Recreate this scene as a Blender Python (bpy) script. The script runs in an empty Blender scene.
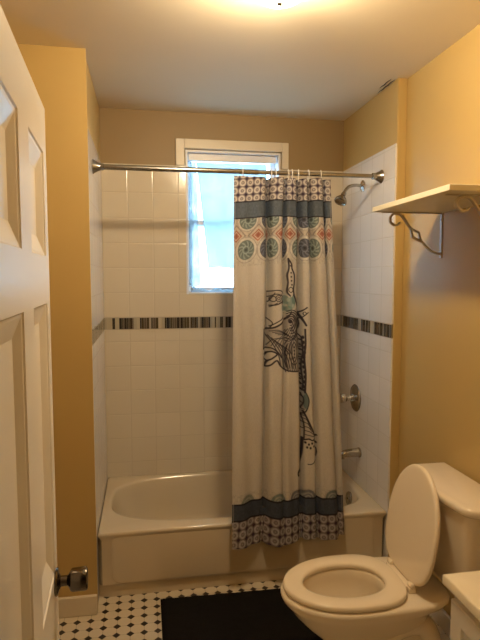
import bpy, bmesh, math, random
import numpy as np
from mathutils import Vector, Matrix
random.seed(7); rng = np.random.default_rng(7)
PI = math.pi
S = bpy.context.scene
COL = S.collection

# ------------------------------------------------------------------ materials
def srgb(r, g, b):
    f = lambda c: c/12.92 if c <= .04045 else ((c+.055)/1.055)**2.4
    return (f(r/255), f(g/255), f(b/255), 1)

class NT:
    def __init__(s, name):
        s.m = bpy.data.materials.new(name); s.m.use_nodes = True
        s.t = s.m.node_tree; s.b = s.t.nodes['Principled BSDF']; s.out = s.t.nodes['Material Output']
    def n(s, kind, **kw):
        nd = s.t.nodes.new(kind)
        for k, v in kw.items(): setattr(nd, k, v)
        return nd
    def l(s, a, b): s.t.links.new(a, b)
    def math(s, op, a, b=None, c=None):
        nd = s.n('ShaderNodeMath', operation=op)
        for i, v in enumerate((a, b, c)):
            if v is None: continue
            if isinstance(v, (int, float)): nd.inputs[i].default_value = v
            else: s.l(v, nd.inputs[i])
        return nd.outputs[0]
    def mix(s, f, a, b):
        nd = s.n('ShaderNodeMix', data_type='RGBA')
        for i, v in ((0, f), (6, a), (7, b)):
            if isinstance(v, (int, float, tuple)): nd.inputs[i].default_value = v
            else: s.l(v, nd.inputs[i])
        return nd.outputs[2]
    def pos(s):
        return s.n('ShaderNodeTexCoord').outputs['Object']

def plain(name, col, rough=.5, metal=0, noise=.04, scale=20, bump=0., spec=.5, coat=0):
    k = NT(name); b = k.b
    nz = k.n('ShaderNodeTexNoise'); nz.inputs['Scale'].default_value = scale; nz.inputs['Detail'].default_value = 4
    k.l(k.pos(), nz.inputs['Vector'])
    c2 = tuple(max(0, x*(1-noise*2)) for x in col[:3])+(1,)
    c3 = tuple(min(1, x*(1+noise)) for x in col[:3])+(1,)
    k.l(k.mix(nz.outputs['Fac'], c2, c3), b.inputs['Base Color'])
    b.inputs['Roughness'].default_value = rough; b.inputs['Metallic'].default_value = metal
    b.inputs['Specular IOR Level'].default_value = spec
    if coat: b.inputs['Coat Weight'].default_value = coat; b.inputs['Coat Roughness'].default_value = .05
    if bump:
        bp = k.n('ShaderNodeBump'); bp.inputs['Strength'].default_value = bump; bp.inputs['Distance'].default_value = .002
        k.l(nz.outputs['Fac'], bp.inputs['Height']); k.l(bp.outputs[0], b.inputs['Normal'])
    return k.m

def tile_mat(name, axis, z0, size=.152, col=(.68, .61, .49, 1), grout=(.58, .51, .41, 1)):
    """glossy square tiles; axis = which horizontal coordinate runs along the wall"""
    k = NT(name); b = k.b
    sp = k.n('ShaderNodeSeparateXYZ'); k.l(k.pos(), sp.inputs[0])
    h = sp.outputs[axis]; z = sp.outputs[2]
    def edge(c, off):
        f = k.math('FRACT', k.math('DIVIDE', k.math('SUBTRACT', c, off), size))
        return k.math('MULTIPLY', k.math('MINIMUM', f, k.math('SUBTRACT', 1., f)), size)
    d = k.math('MINIMUM', edge(h, 0.0 if axis == 0 else 3.374), edge(z, z0))
    mr = k.n('ShaderNodeMapRange', interpolation_type='SMOOTHSTEP')
    k.l(d, mr.inputs[0]); mr.inputs[1].default_value = .0008; mr.inputs[2].default_value = .0022
    cell = k.n('ShaderNodeCombineXYZ')
    k.l(k.math('FLOOR', k.math('DIVIDE', k.math('SUBTRACT', h, 0.0 if axis == 0 else 3.374), size)), cell.inputs[0])
    k.l(k.math('FLOOR', k.math('DIVIDE', k.math('SUBTRACT', z, z0), size)), cell.inputs[1])
    wn = k.n('ShaderNodeTexWhiteNoise', noise_dimensions='3D'); k.l(cell.outputs[0], wn.inputs['Vector'])
    c2 = tuple(x*.95 for x in col[:3])+(1,)
    tc = k.mix(wn.outputs['Value'], c2, col)
    k.l(k.mix(mr.outputs[0], grout, tc), b.inputs['Base Color'])
    b.inputs['Roughness'].default_value = .16
    mr2 = k.n('ShaderNodeMapRange', interpolation_type='SMOOTHSTEP')
    k.l(d, mr2.inputs[0]); mr2.inputs[1].default_value = .0005; mr2.inputs[2].default_value = .006
    bp = k.n('ShaderNodeBump'); bp.inputs['Strength'].default_value = .5; bp.inputs['Distance'].default_value = .0014
    nz = k.n('ShaderNodeTexNoise'); nz.inputs['Scale'].default_value = 9; k.l(k.pos(), nz.inputs['Vector'])
    hh = k.math('ADD', mr2.outputs[0], k.math('MULTIPLY', nz.outputs['Fac'], .9))
    k.l(hh, bp.inputs['Height']); k.l(bp.outputs[0], b.inputs['Normal'])
    return k.m

def floor_mat():
    k = NT('octagon_floor_tile'); b = k.b
    sp = k.n('ShaderNodeSeparateXYZ'); k.l(k.pos(), sp.inputs[0])
    P = .0615
    def cen(c, off):
        f = k.math('FRACT', k.math('ADD', k.math('DIVIDE', k.math('SUBTRACT', c, off), P), .5))
        return k.math('MULTIPLY', k.math('ABSOLUTE', k.math('SUBTRACT', f, .5)), P)
    x = cen(sp.outputs[0], .039); y = cen(sp.outputs[1], 2.4175)
    s_ = k.math('ADD', x, y)
    dot = k.math('LESS_THAN', s_, .0178)
    dring = k.math('MULTIPLY', k.math('GREATER_THAN', s_, .0178), k.math('LESS_THAN', s_, .0195))
    ln = k.math('LESS_THAN', k.math('MINIMUM', x, y), .0009)
    g = k.math('MAXIMUM', dring, k.math('MULTIPLY', ln, k.math('SUBTRACT', 1., dot)))
    c = k.mix(g, (.62, .55, .43, 1), (.32, .27, .20, 1))
    c = k.mix(dot, c, (.018, .011, .009, 1))
    k.l(c, b.inputs['Base Color']); b.inputs['Roughness'].default_value = .3
    bp = k.n('ShaderNodeBump'); bp.inputs['Strength'].default_value = .5; bp.inputs['Distance'].default_value = .001
    bp.invert = True
    k.l(g, bp.inputs['Height']); k.l(bp.outputs[0], b.inputs['Normal'])
    return k.m

def attr_mat(name, rough=.8, weave=0., sheen=0, transl=0):
    k = NT(name); b = k.b
    at = k.n('ShaderNodeAttribute', attribute_name='dye')
    k.l(at.outputs['Color'], b.inputs['Base Color'])
    b.inputs['Roughness'].default_value = rough
    b.inputs['Specular IOR Level'].default_value = .3 if weave else .5
    if weave:
        w = k.n('ShaderNodeTexNoise'); w.inputs['Scale'].default_value = 260; k.l(k.pos(), w.inputs['Vector'])
        bp = k.n('ShaderNodeBump'); bp.inputs['Strength'].default_value = weave; bp.inputs['Distance'].default_value = .001
        k.l(w.outputs['Fac'], bp.inputs['Height']); k.l(bp.outputs[0], b.inputs['Normal'])
    if transl:
        tr = k.n('ShaderNodeBsdfTranslucent'); k.l(at.outputs['Color'], tr.inputs[0])
        mx = k.n('ShaderNodeMixShader'); mx.inputs[0].default_value = transl
        k.l(b.outputs[0], mx.inputs[1]); k.l(tr.outputs[0], mx.inputs[2]); k.l(mx.outputs[0], k.out.inputs[0])
    return k.m

def sheer_mat(name, col, see):
    k = NT(name)
    tr = k.n('ShaderNodeBsdfTranslucent'); tr.inputs[0].default_value = col
    df = k.n('ShaderNodeBsdfDiffuse'); df.inputs[0].default_value = col
    tp = k.n('ShaderNodeBsdfTransparent')
    nz = k.n('ShaderNodeTexNoise'); nz.inputs['Scale'].default_value = 14; k.l(k.pos(), nz.inputs['Vector'])
    a = k.n('ShaderNodeMixShader'); a.inputs[0].default_value = .75
    k.l(df.outputs[0], a.inputs[1]); k.l(tr.outputs[0], a.inputs[2])
    c = k.n('ShaderNodeMixShader')
    k.l(k.math('MULTIPLY', nz.outputs['Fac'], see*2), c.inputs[0])
    k.l(a.outputs[0], c.inputs[1]); k.l(tp.outputs[0], c.inputs[2]); k.l(c.outputs[0], k.out.inputs[0])
    return k.m

def glass_mat(name, tint=(1, 1, 1, 1), clear=.9, frost=None):
    k = NT(name)
    tp = k.n('ShaderNodeBsdfTransparent'); tp.inputs[0].default_value = tint
    if frost: g = k.n('ShaderNodeBsdfTranslucent'); g.inputs[0].default_value = frost
    else: g = k.n('ShaderNodeBsdfGlossy'); g.inputs['Roughness'].default_value = .05
    mx = k.n('ShaderNodeMixShader'); mx.inputs[0].default_value = 1-clear
    k.l(tp.outputs[0], mx.inputs[1]); k.l(g.outputs[0], mx.inputs[2]); k.l(mx.outputs[0], k.out.inputs[0])
    return k.m

def emit_mat(name, col, st):
    k = NT(name); k.b.inputs['Emission Color'].default_value = col; k.b.inputs['Emission Strength'].default_value = st
    k.b.inputs['Base Color'].default_value = (.8, .8, .8, 1)
    return k.m

M = dict(
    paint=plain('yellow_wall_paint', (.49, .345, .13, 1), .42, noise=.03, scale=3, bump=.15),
    alcove=plain('dimmed_wall_paint', (.30, .205, .095, 1), .5, noise=.03, scale=3, bump=.1),  # same yellow wall paint, with the back wall's dimness put into its colour
    ceil=plain('ceiling_paint', (.78, .70, .54, 1), .7, noise=.03, scale=2.5),
    trimw=plain('white_trim_paint', (.68, .61, .49, 1), .35, noise=.02, scale=6),
    door=plain('white_door_paint', (.92, .89, .83, 1), .30, noise=.01, scale=5, coat=.35),
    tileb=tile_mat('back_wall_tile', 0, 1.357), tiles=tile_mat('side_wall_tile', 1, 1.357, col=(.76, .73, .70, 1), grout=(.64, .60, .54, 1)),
    floor=floor_mat(),
    porc=plain('white_porcelain', (.80, .71, .57, 1), .09, noise=.01, scale=3, coat=.3),
    plastic=plain('toilet_seat_plastic', (.82, .72, .57, 1), .2, noise=.01, scale=3),
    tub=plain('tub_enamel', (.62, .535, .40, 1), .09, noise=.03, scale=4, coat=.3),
    chrome=plain('chrome', (.72, .70, .67, 1), .12, 1, noise=.02),
    nickel=plain('brushed_nickel', (.40, .395, .39, 1), .24, 1, noise=.05, scale=40),
    dchrome=plain('aged_chrome', (.45, .42, .38, 1), .16, 1, noise=.15, scale=60),
    bronze=plain('dark_antique_nickel', (.15, .13, .11, 1), .2, 1, noise=.1, scale=30),
    rug=plain('black_bath_mat_pile', (.008, .007, .007, 1), .95, noise=.3, scale=220, bump=1., spec=.1),
    shelf=plain('cream_shelf_paint', (.80, .74, .58, 1), .4, noise=.03, scale=6),
    iron=plain('silver_painted_bracket', (.52, .47, .40, 1), .4, .5, noise=.06, scale=30),
    vanity=plain('white_cabinet_paint', (.76, .72, .66, 1), .35, noise=.02, scale=4),
    counter=plain('cream_cultured_marble', (.82, .74, .58, 1), .16, noise=.05, scale=5),
    water=plain('toilet_water', (.50, .50, .46, 1), .03, noise=0, spec=.6),
    ringp=plain('clear_white_plastic', (.82, .80, .76, 1), .25, noise=0),
    sheer=sheer_mat('sheer_blue_white_fabric', (.52, .60, .63, 1), .13),
    sheer2=sheer_mat('thin_crumpled_plastic', (.45, .52, .56, 1), .30),
    vinyl=plain('white_window_vinyl', (.78, .79, .82, 1), .35, noise=.01),
    glass=glass_mat('window_glass', clear=.92),
    dome=glass_mat('lamp_dome_glass', clear=.88, frost=(1, .95, .85, 1)),
    black=plain('black_crack', (.06, .045, .035, 1), .9, noise=.1),
)

# ------------------------------------------------------------------ mesh helpers
def link(name, bm, mat, parent=None, smooth=True, bevel=0, auto=40):
    me = bpy.data.meshes.new(name)
    bmesh.ops.recalc_face_normals(bm, faces=bm.faces[:])
    bm.to_mesh(me); bm.free()
    o = bpy.data.objects.new(name, me); COL.objects.link(o)
    if mat: me.materials.append(mat)
    if smooth:
        for pl in me.polygons: pl.use_smooth = True
        me.set_sharp_from_angle(angle=math.radians(auto))
    if bevel:
        md = o.modifiers.new('bevel', 'BEVEL'); md.width = bevel; md.segments = 3; md.limit_method = 'ANGLE'
        md.angle_limit = math.radians(35); md.harden_normals = False
    if parent: o.parent = parent; o.matrix_parent_inverse = Matrix.Translation(-parent.location)
    return o
def tag(o, label=None, cat=None, group=None, kind=None):
    for k_, v in (('label', label), ('category', cat), ('group', group), ('kind', kind)):
        if v: o[k_] = v
    return o
def thing(name, loc, label, cat, group=None):
    o = bpy.data.objects.new(name, None); COL.objects.link(o); o.location = loc; o.empty_display_size = .05
    return tag(o, label, cat, group)
def box(bm, x0, x1, y0, y1, z0, z1):
    v = [bm.verts.new((x, y, z)) for z in (z0, z1) for y in (y0, y1) for x in (x0, x1)]
    for f in ((0, 2, 3, 1), (4, 5, 7, 6), (0, 1, 5, 4), (2, 6, 7, 3), (0, 4, 6, 2), (1, 3, 7, 5)):
        bm.faces.new([v[i] for i in f])
def boxes(*bs):
    bm = bmesh.new()
    for b in bs: box(bm, *b)
    return bm
def loft(bm, rings, cap0=True, cap1=True, closed=True):
    vr = [[bm.verts.new(p) for p in r] for r in rings]
    n = len(vr[0])
    for a, b in zip(vr, vr[1:]):
        for i in range(n if closed else n-1):
            j = (i+1) % n
            bm.faces.new((a[i], a[j], b[j], b[i]))
    if cap0: bm.faces.new(vr[0])
    if cap1: bm.faces.new(vr[-1][::-1])
    return vr
def frame(d):
    d = Vector(d).normalized(); up = Vector((0, 0, 1)) if abs(d.z) < .9 else Vector((1, 0, 0))
    a = d.cross(up).normalized(); return a, a.cross(d).normalized()
def lathe(bm, origin, axis, prof, n=32, sx=1, sy=1):
    """prof = [(distance along axis, radius)]"""
    o = Vector(origin); ax = Vector(axis).normalized(); a, b = frame(ax); rings = []
    for t, r in prof:
        r = max(r, 1e-4)
        rings.append([o+ax*t+a*(r*sx*math.cos(2*PI*i/n))+b*(r*sy*math.sin(2*PI*i/n)) for i in range(n)])
    loft(bm, rings)
def tube(bm, pts, r, n=12, closed=False):
    P = [Vector(p) for p in pts]; m = len(P); rings = []
    t0 = (P[1]-P[0]).normalized(); a, b = frame(t0)
    for i in range(m):
        if closed: t = (P[(i+1) % m]-P[i-1]).normalized()
        else: t = (P[min(i+1, m-1)]-P[max(i-1, 0)]).normalized()
        a = (a-t*a.dot(t)).normalized(); b = t.cross(a)
        rr = r[i] if isinstance(r, (list, tuple)) else r
        rings.append([P[i]+a*(rr*math.cos(2*PI*k/n))+b*(rr*math.sin(2*PI*k/n)) for k in range(n)])
    if closed:
        vr = [[bm.verts.new(q) for q in g] for g in rings]
        for i in range(m):
            A, B = vr[i], vr[(i+1) % m]
            for k in range(n): bm.faces.new((A[k], A[(k+1) % n], B[(k+1) % n], B[k]))
    else: loft(bm, rings)
def spline(pts, n=8):
    P = [Vector(p) for p in pts]; P = [2*P[0]-P[1]]+P+[2*P[-1]-P[-2]]; out = []
    for i in range(1, len(P)-2):
        for k in range(n):
            t = k/n; p0, p1, p2, p3 = P[i-1:i+3]
            out.append(.5*((2*p1)+(-p0+p2)*t+(2*p0-5*p1+4*p2-p3)*t*t+(-p0+3*p1-3*p2+p3)*t**3))
    out.append(P[-2]); return out

# ------------------------------------------------------------------ dimensions
W, D, B, ZC = 1.52, 2.634, 3.374, 2.6077       # alcove width, tub front, back tile face, ceiling
RX, LX = 1.575, -.60                            # right and left wall of the room
YL, YS = 2.538, 2.6235                          # fronts of the two wing walls
ZT = 2.285                                      # top of the tile
RIM = .344
YF = .64                                        # inner face of the door wall
WX0, WX1, WZ0, WZ1 = .503, 1.105, 1.497, 2.385   # window opening

def struct(name, bm, mat, parent=None, **kw):
    o = link(name, bm, mat, parent, **kw)
    if not parent: o['kind'] = 'structure'
    return o

# ------------------------------------------------------------------ shell
struct('floor', boxes((LX-.1, RX+.1, -1.3, B+.12, -.06, 0)), M['floor'], smooth=False)
struct('ceiling', boxes((LX-.1, RX+.1, -1.3, B+.12, ZC, ZC+.08)), M['ceil'], smooth=False)
yb = B+.008
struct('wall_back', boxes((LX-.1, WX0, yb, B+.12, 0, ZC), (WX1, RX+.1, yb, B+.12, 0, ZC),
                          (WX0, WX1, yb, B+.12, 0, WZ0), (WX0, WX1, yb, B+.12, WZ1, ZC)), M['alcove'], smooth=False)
struct('wall_left', boxes((LX-.1, LX, -1.3, yb, 0, ZC)), M['paint'], smooth=False)
struct('wall_right', boxes((RX, RX+.1, -1.3, yb, 0, ZC)), M['paint'], smooth=False)
struct('wall_rear', boxes((LX, RX, -1.3, -1.2, 0, ZC)), M['paint'], smooth=False)
dx0, dx1 = .072, .745
struct('wall_front', boxes((LX, dx0-.03, YF-.12, YF, 0, ZC), (dx1+.03, RX, YF-.12, YF, 0, ZC),
                           (dx0-.03, dx1+.03, YF-.12, YF, 2.02, ZC)), M['paint'], smooth=False)
struct('trim_1', boxes((dx0-.03, dx0-.004, YF-.13, YF-.012, 0, 1.995), (dx1+.004, dx1+.03, YF-.13, YF+.012, 0, 1.995),
                       (dx0-.03, dx1+.03, YF-.13, YF-.012, 1.995, 2.02),
                       (dx1+.03, dx1+.09, YF, YF+.014, 0, 2.08), (dx0-.09, dx1+.09, YF, YF+.014, 2.02, 2.08)),
       M['trimw'], bevel=.003)
struct('wall_alcove_left', boxes((LX, -.008, YL, yb, 0, ZC), (-.008, .0045, YL, YL+.014, 0, ZC)), M['paint'], smooth=False)
struct('wall_alcove_upper_left', boxes((-.0078, -.0055, YL+.004, yb, ZT-.01, ZC)), M['paint'], smooth=False)
struct('wall_alcove_upper_right', boxes((W+.0055, W+.0078, YS+.004, yb, ZT-.01, ZC)), M['paint'], smooth=False)
struct('wall_alcove_right', boxes((W+.008, RX, YS, yb, 0, ZC)), M['paint'], bevel=.003)
# tile skins over the alcove walls, open where the window is
zb0, zb1 = 1.281, 1.357
def skin(spans):
    bm = bmesh.new()
    for s in spans: box(bm, *s)
    return bm
zt0 = .30
struct('wall_tile_back', skin([(0, WX0, B, yb, zt0, zb0), (WX1, W, B, yb, zt0, zb0), (WX0, WX1, B, yb, zt0, zb0),
        (0, WX0, B, yb, zb1, ZT), (WX1, W, B, yb, zb1, ZT), (WX0, WX1, B, yb, zb1, WZ0)]), M['tileb'], smooth=False)
struct('wall_tile_left', skin([(-.008, 0, YL+.004, yb, 0, zb0), (-.008, 0, YL+.004, yb, zb1, ZT)]), M['tiles'], smooth=False)
struct('wall_tile_right', skin([(W, W+.008, YS+.004, yb, 0, zb0), (W, W+.008, YS+.004, yb, zb1, ZT)]), M['tiles'], smooth=False)

# accent band of narrow glass sticks, a coloured column per stick
bandm = attr_mat('glass_mosaic', .12)
DK = [(.035, .03, .028), (.06, .045, .03), (.09, .07, .045), (.03, .03, .035), (.14, .11, .08)]
LT = [(.50, .44, .33), (.42, .38, .30), (.56, .50, .40), (.34, .32, .28)]
def band(name, p0, p1, nrm, stops, groups):
    """stops: list of (start, end, 'd'|'l'|'m') along the strip in metres"""
    p0, p1 = Vector(p0), Vector(p1); d = (p1-p0).normalized(); L = (p1-p0).length; nrm = Vector(nrm)
    bm = bmesh.new(); cols = []
    def stick(a, b_, z0, z1, out, c):
        vs = []
        for t in (0, out):
            for z in (z0, z1):
                for q in (a, b_):
                    v = p0+d*q+nrm*t; vs.append(bm.verts.new((v.x, v.y, z)))
        for f in ((0, 2, 3, 1), (4, 5, 7, 6), (0, 1, 5, 4), (2, 6, 7, 3), (0, 4, 6, 2), (1, 3, 7, 5)):
            bm.faces.new([vs[i] for i in f]); cols.append(c)
    stick(0, L, zb0, zb1, .001, (.50, .45, .37))
    x = 0.
    while x < L-.004:
        w = random.choice((.007, .009, .012, .016)); w = min(w, L-x-.001)
        kind = 'l'
        for a, b_, k_ in stops:
            if a <= x+w/2 < b_: kind = k_
        if kind == 'd': c = random.choice(DK)
        elif kind == 'm': c = random.choice(DK+[(.22, .2, .17), (.3, .28, .25), (.16, .16, .17)])
        else: c = random.choice(LT)
        stick(x+.0006, x+w-.0006, zb0+.004, zb1-.004, .0035, c)
        x += w
    o = link(name, bm, bandm, smooth=False); o['kind'] = 'structure'
    me = o.data; at = me.color_attributes.new('dye', 'FLOAT_COLOR', 'CORNER')
    # recalc keeps face order
    i = 0
    for pl, c in zip(me.polygons, cols):
        for li in pl.loop_indices: at.data[li].color = (*c, 1)
    return o
def px2x(px): return (px-105)/(230-105)*(.779-.004)+.004
bst = [(px2x(a), px2x(b), k_) for a, b, k_ in ((112, 114, 'd'), (119.5, 132.7, 'd'), (139, 147, 'd'), (149, 156.5, 'd'),
       (163.5, 188, 'd'), (189, 196, 'd'), (199, 210, 'd'), (213.5, 216, 'd'), (220, 222, 'd'), (225, 231, 'd'))]
bst += [(.81, .95, 'd'), (1.0, 1.08, 'd'), (1.12, 1.3, 'm'), (1.34, 1.48, 'd')]
band('trim_2', (.001, B, 0), (W-.001, B, 0), (0, -1, 0), bst, 0)
band('trim_3', (0, YL+.006, 0), (0, B-.005, 0), (1, 0, 0), [(0, .34, 'm'), (.38, .62, 'm'), (.68, .8, 'm')], 0)
band('trim_4', (W, YS+.006, 0), (W, B-.005, 0), (-1, 0, 0), [(0, .22, 'm'), (.26, .40, 'm'), (.45, .7, 'm')], 0)

# baseboards
def bb(bm, x0, x1, y0, y1, h=.098): box(bm, x0, x1, y0, y1, 0, h)
struct('baseboard_alcove', boxes((LX, .004, YL-.018, YL, 0, .098)), M['trimw'], bevel=.006)
struct('baseboard_right', boxes((RX-.014, RX, YF, YS, 0, .09)), M['trimw'], bevel=.004)
struct('baseboard_left', boxes((LX, LX+.014, YF, YL-.018, 0, .098)), M['trimw'], bevel=.004)
# separated caulk in the ceiling corner
bm = bmesh.new()
for k in range(2):
    pts = [(W-.004+.002*math.sin(i*1.7)-k*.022, 2.64+i*.018, ZC-.001-.0006*(i % 2)) for i in range(13-4*k)]
    tube(bm, pts, [.0005+.0028*math.sin(PI*i/(len(pts)-1)) for i in range(len(pts))], 6)
struct('trim_5', bm, M['black'])

# ------------------------------------------------------------------ window
win = bpy.data.objects.new('window_1', None); COL.objects.link(win); win.location = (.8, B, WZ0); win['kind'] = 'structure'
cx0, cx1, ct = .443, 1.153, 2.447
link('window_casing', boxes((cx0, WX0-.006, B-.014, yb-.001, ZT+.001, ct), (WX1+.006, cx1, B-.014, yb-.001, ZT+.001, ct),
     (WX0-.006, WX1+.006, B-.014, yb-.001, WZ1+.004, ct)), M['trimw'], win, bevel=.004)
yo = B+.12
link('window_jamb', boxes((WX0, WX0+.014, B+.002, yo, WZ0, WZ1), (WX1-.014, WX1, B+.002, yo, WZ0, WZ1),
     (WX0+.014, WX1-.014, B+.002, yo, WZ1-.014, WZ1)), M['vinyl'], win, bevel=.002)
link('window_sill', boxes((WX0+.014, WX1-.014, B-.004, yo, WZ0-.001, WZ0+.012)), M['vinyl'], win, bevel=.003)
link('blind_headrail', boxes((WX0+.02, WX1-.02, B+.030, B+.058, WZ1-.060, WZ1-.016)), M['vinyl'], win, bevel=.004)
a0, a1 = WX0+.014, WX1-.014
def sash(name, y0, y1, z0, z1, w):
    s = link(name, boxes((a0, a0+w, y0, y1, z0, z1), (a1-w, a1, y0, y1, z0, z1),
             (a0+w, a1-w, y0, y1, z0, z0+w), (a0+w, a1-w, y0, y1, z1-w, z1)), M['vinyl'], win, bevel=.003)
    ym = (y0+y1)/2
    link('pane', boxes((a0+w-.004, a1-w+.004, ym-.002, ym+.002, z0+w-.004, z1-w+.004)), M['glass'], s, smooth=False)
    return s
zm = 1.945
s1 = sash('lower_sash', B+.066, B+.088, WZ0+.012, zm+.018, .030)
s2 = sash('upper_sash', B+.092, B+.114, zm-.018, WZ1-.014, .034)

def cloth(name, x0t, x1t, x0b, x1b, zt, zb, y, amp, mat, label, cat, nfold=5, nx=50, nz=60, ph=0):
    bm = bmesh.new(); g = []
    for j in range(nz+1):
        v = j/nz; row = []
        for i in range(nx+1):
            u = i/nx
            x = (x0t+(x0b-x0t)*v)*(1-u)+(x1t+(x1b-x1t)*v)*u
            yy = y+amp*math.sin(u*nfold*2*PI+ph+v*1.5)*(.4+.6*v)+amp*.4*math.sin(u*17+v*9+ph)
            zz = zt+(zb-zt)*v+.006*math.sin(u*9+ph)*v
            row.append(bm.verts.new((x, yy, zz)))
        g.append(row)
    for j in range(nz):
        for i in range(nx): bm.faces.new((g[j][i], g[j][i+1], g[j+1][i+1], g[j+1][i]))
    o = link(name, bm, mat, auto=80)
    md = o.modifiers.new('thickness', 'SOLIDIFY'); md.thickness = .0006
    return tag(o, label, cat)
cloth('window_cloth', .575, 1.02, .648, 1.04, WZ1-.068, 1.662, B+.040, .003, M['sheer'],
      'sheer pale blue cloth hung loose over most of the window glass', 'curtain', 3)
cloth('window_film', .527, .572, .527, .600, WZ1-.068, 1.545, B+.052, .002, M['sheer2'],
      'narrow translucent strip hanging along the left jamb of the window', 'curtain', 2, 16, 60, 1.)
# crumpled strip lying on the sill
bm = bmesh.new(); g = []
for i in range(61):
    u = i/60; row = []
    for j in range(13):
        v = j/12
        a = PI*v
        hgt = .020*(1+.35*math.sin(u*23)+.25*math.sin(u*41+1))*(1-.5*u)
        row.append(bm.verts.new((.535+u*.5, B+.0335-.0245*math.cos(a), WZ0+.0125+hgt*math.sin(a)*(1+.2*math.sin(j*2.3+u*31)))))
    g.append(row)
for i in range(60):
    for j in range(12): bm.faces.new((g[i][j], g[i+1][j], g[i+1][j+1], g[i][j+1]))
o = link('crumpled_cloth', bm, M['sheer2'], auto=80)
tag(o, 'crumpled translucent wrap lying along the window sill', 'cloth')

# ------------------------------------------------------------------ door (open, six panels)
E0 = Vector((.0325, 1.296, 0)); dd = Vector((.052, -.9986, 0)).normalized(); nn = Vector((.9986, .052, 0)).normalized()
door = bpy.data.objects.new('door_1', None); COL.objects.link(door); door.location = E0+dd*.655; door['kind'] = 'structure'
DW, T, Z0, Z1 = .655, .035, .012, 1.978
cols_ = [(.048, .255), (.362, .569)]; rows_ = [(.17, .79), (.92, 1.545), (1.648, 1.873)]
xs = sorted({0, DW, *[c for p in cols_ for c in p]}); zs = sorted({Z0, Z1, *[c for p in rows_ for c in p]})
bm = bmesh.new()
def dp(s, z, n): v = E0+dd*s+nn*n; return (v.x, v.y, z)
for side in (0, 1):
    base = 0 if side == 0 else -T; sg = 1 if side == 0 else -1
    for i in range(len(xs)-1):
        for j in range(len(zs)-1):
            s0, s1_, z0, z1 = xs[i], xs[i+1], zs[j], zs[j+1]
            if (s0, s1_) in cols_ and (z0, z1) in rows_:
                prev = None
                for ins, iz, dep in ((0, 0, 0), (.003, .003, -.003), (.006, .008, -.004), (.022, .042, -.0158), (.030, .050, -.0160)):
                    ring = [bm.verts.new(dp(a, b_, base+sg*dep)) for a, b_ in
                            ((s0+ins, z0+iz), (s1_-ins, z0+iz), (s1_-ins, z1-iz), (s0+ins, z1-iz))]
                    if prev:
                        for q in range(4): bm.faces.new((prev[q], prev[(q+1) % 4], ring[(q+1) % 4], ring[q]))
                    prev = ring
                bm.faces.new(prev)
            else:
                bm.faces.new([bm.verts.new(dp(a, b_, base)) for a, b_ in ((s0, z0), (s1_, z0), (s1_, z1), (s0, z1))])
for (a, b_), (c, d_) in (((0, Z0), (0, Z1)), ((DW, Z0), (DW, Z1)), ((0, Z0), (DW, Z0)), ((0, Z1), (DW, Z1))):
    bm.faces.new([bm.verts.new(q) for q in (dp(a, b_, 0), dp(c, d_, 0), dp(c, d_, -T), dp(a, b_, -T))])
bmesh.ops.remove_doubles(bm, verts=bm.verts[:], dist=1e-5)
link('door_leaf', bm, M['door'], door, smooth=False)
bm = bmesh.new()
kp = E0+dd*.043+Vector((0, 0, .897))
PR = [(0, .031), (.003, .032), (.006, .030), (.008, .020), (.012, .012), (.026, .0115), (.030, .016), (.034, .0235), (.038, .026),
      (.066, .0265), (.070, .0255), (.072, .022), (.073, .012), (.073, 0)]
lathe(bm, kp, nn, PR, 36)
kb = link('door_knob', bm, M['bronze'], door); kb['label'] = 'dark metal drum-shaped knob'
bm = bmesh.new(); lathe(bm, kp-nn*T, -nn, PR, 36); link('door_knob', bm, M['bronze'], door)
bm = bmesh.new()
for z in (.25, 1.0, 1.75):
    tube(bm, [dp(DW+.006, z-.045, .004), dp(DW+.006, z+.045, .004)], .006, 12)
link('hinge', bm, M['nickel'], door)

# ------------------------------------------------------------------ bathtub
tub = thing('bathtub', (W/2, (D+B)/2, 0), 'long glossy off-white bathtub filling the tiled alcove', 'bathtub')
bm = bmesh.new()
cxm, cym = .757, 3.02
x0, x1, y0, y1 = .002, W-.002, D, B-.001
NA = 160
angs = []
for i in range(NA): angs.append(2*PI*i/NA)
cor = [math.atan2(b_-cym, a-cxm) % (2*PI) for a in (x0, x1) for b_ in (y0, y1)]
for c in cor:
    i = min(range(NA), key=lambda q: abs((angs[q]-c+PI) % (2*PI)-PI)); angs[i] = c
angs.sort()
def rect(ins, z, front=None):
    r = []
    X0, X1, Y0, Y1 = x0+ins, x1-ins, y0+(front if front is not None else ins), y1-ins
    for a in angs:
        c, s = math.cos(a), math.sin(a); t = 1e9
        if c > 1e-9: t = min(t, (X1-cxm)/c)
        if c < -1e-9: t = min(t, (X0-cxm)/c)
        if s > 1e-9: t = min(t, (Y1-cym)/s)
        if s < -1e-9: t = min(t, (Y0-cym)/s)
        r.append((cxm+c*t, cym+s*t, z))
    return r
def oval(aL, aR, bF, bB, z, nL=2.75, nR=4.2, dx=0):
    r = []
    for a in angs:
        c, s = math.cos(a), math.sin(a)
        n = nL if c < 0 else nR
        n = n+(1.3 if (c < 0 and s > 0) else 0)*min(1, 4*abs(c*s))
        ax = aR if c > 0 else aL; by = bB if s > 0 else bF
        t = (abs(c/ax)**n+abs(s/by)**n)**(-1/n)
        r.append((cxm+dx+c*t, cym+s*t, z))
    return r
R_ = RIM
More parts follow.
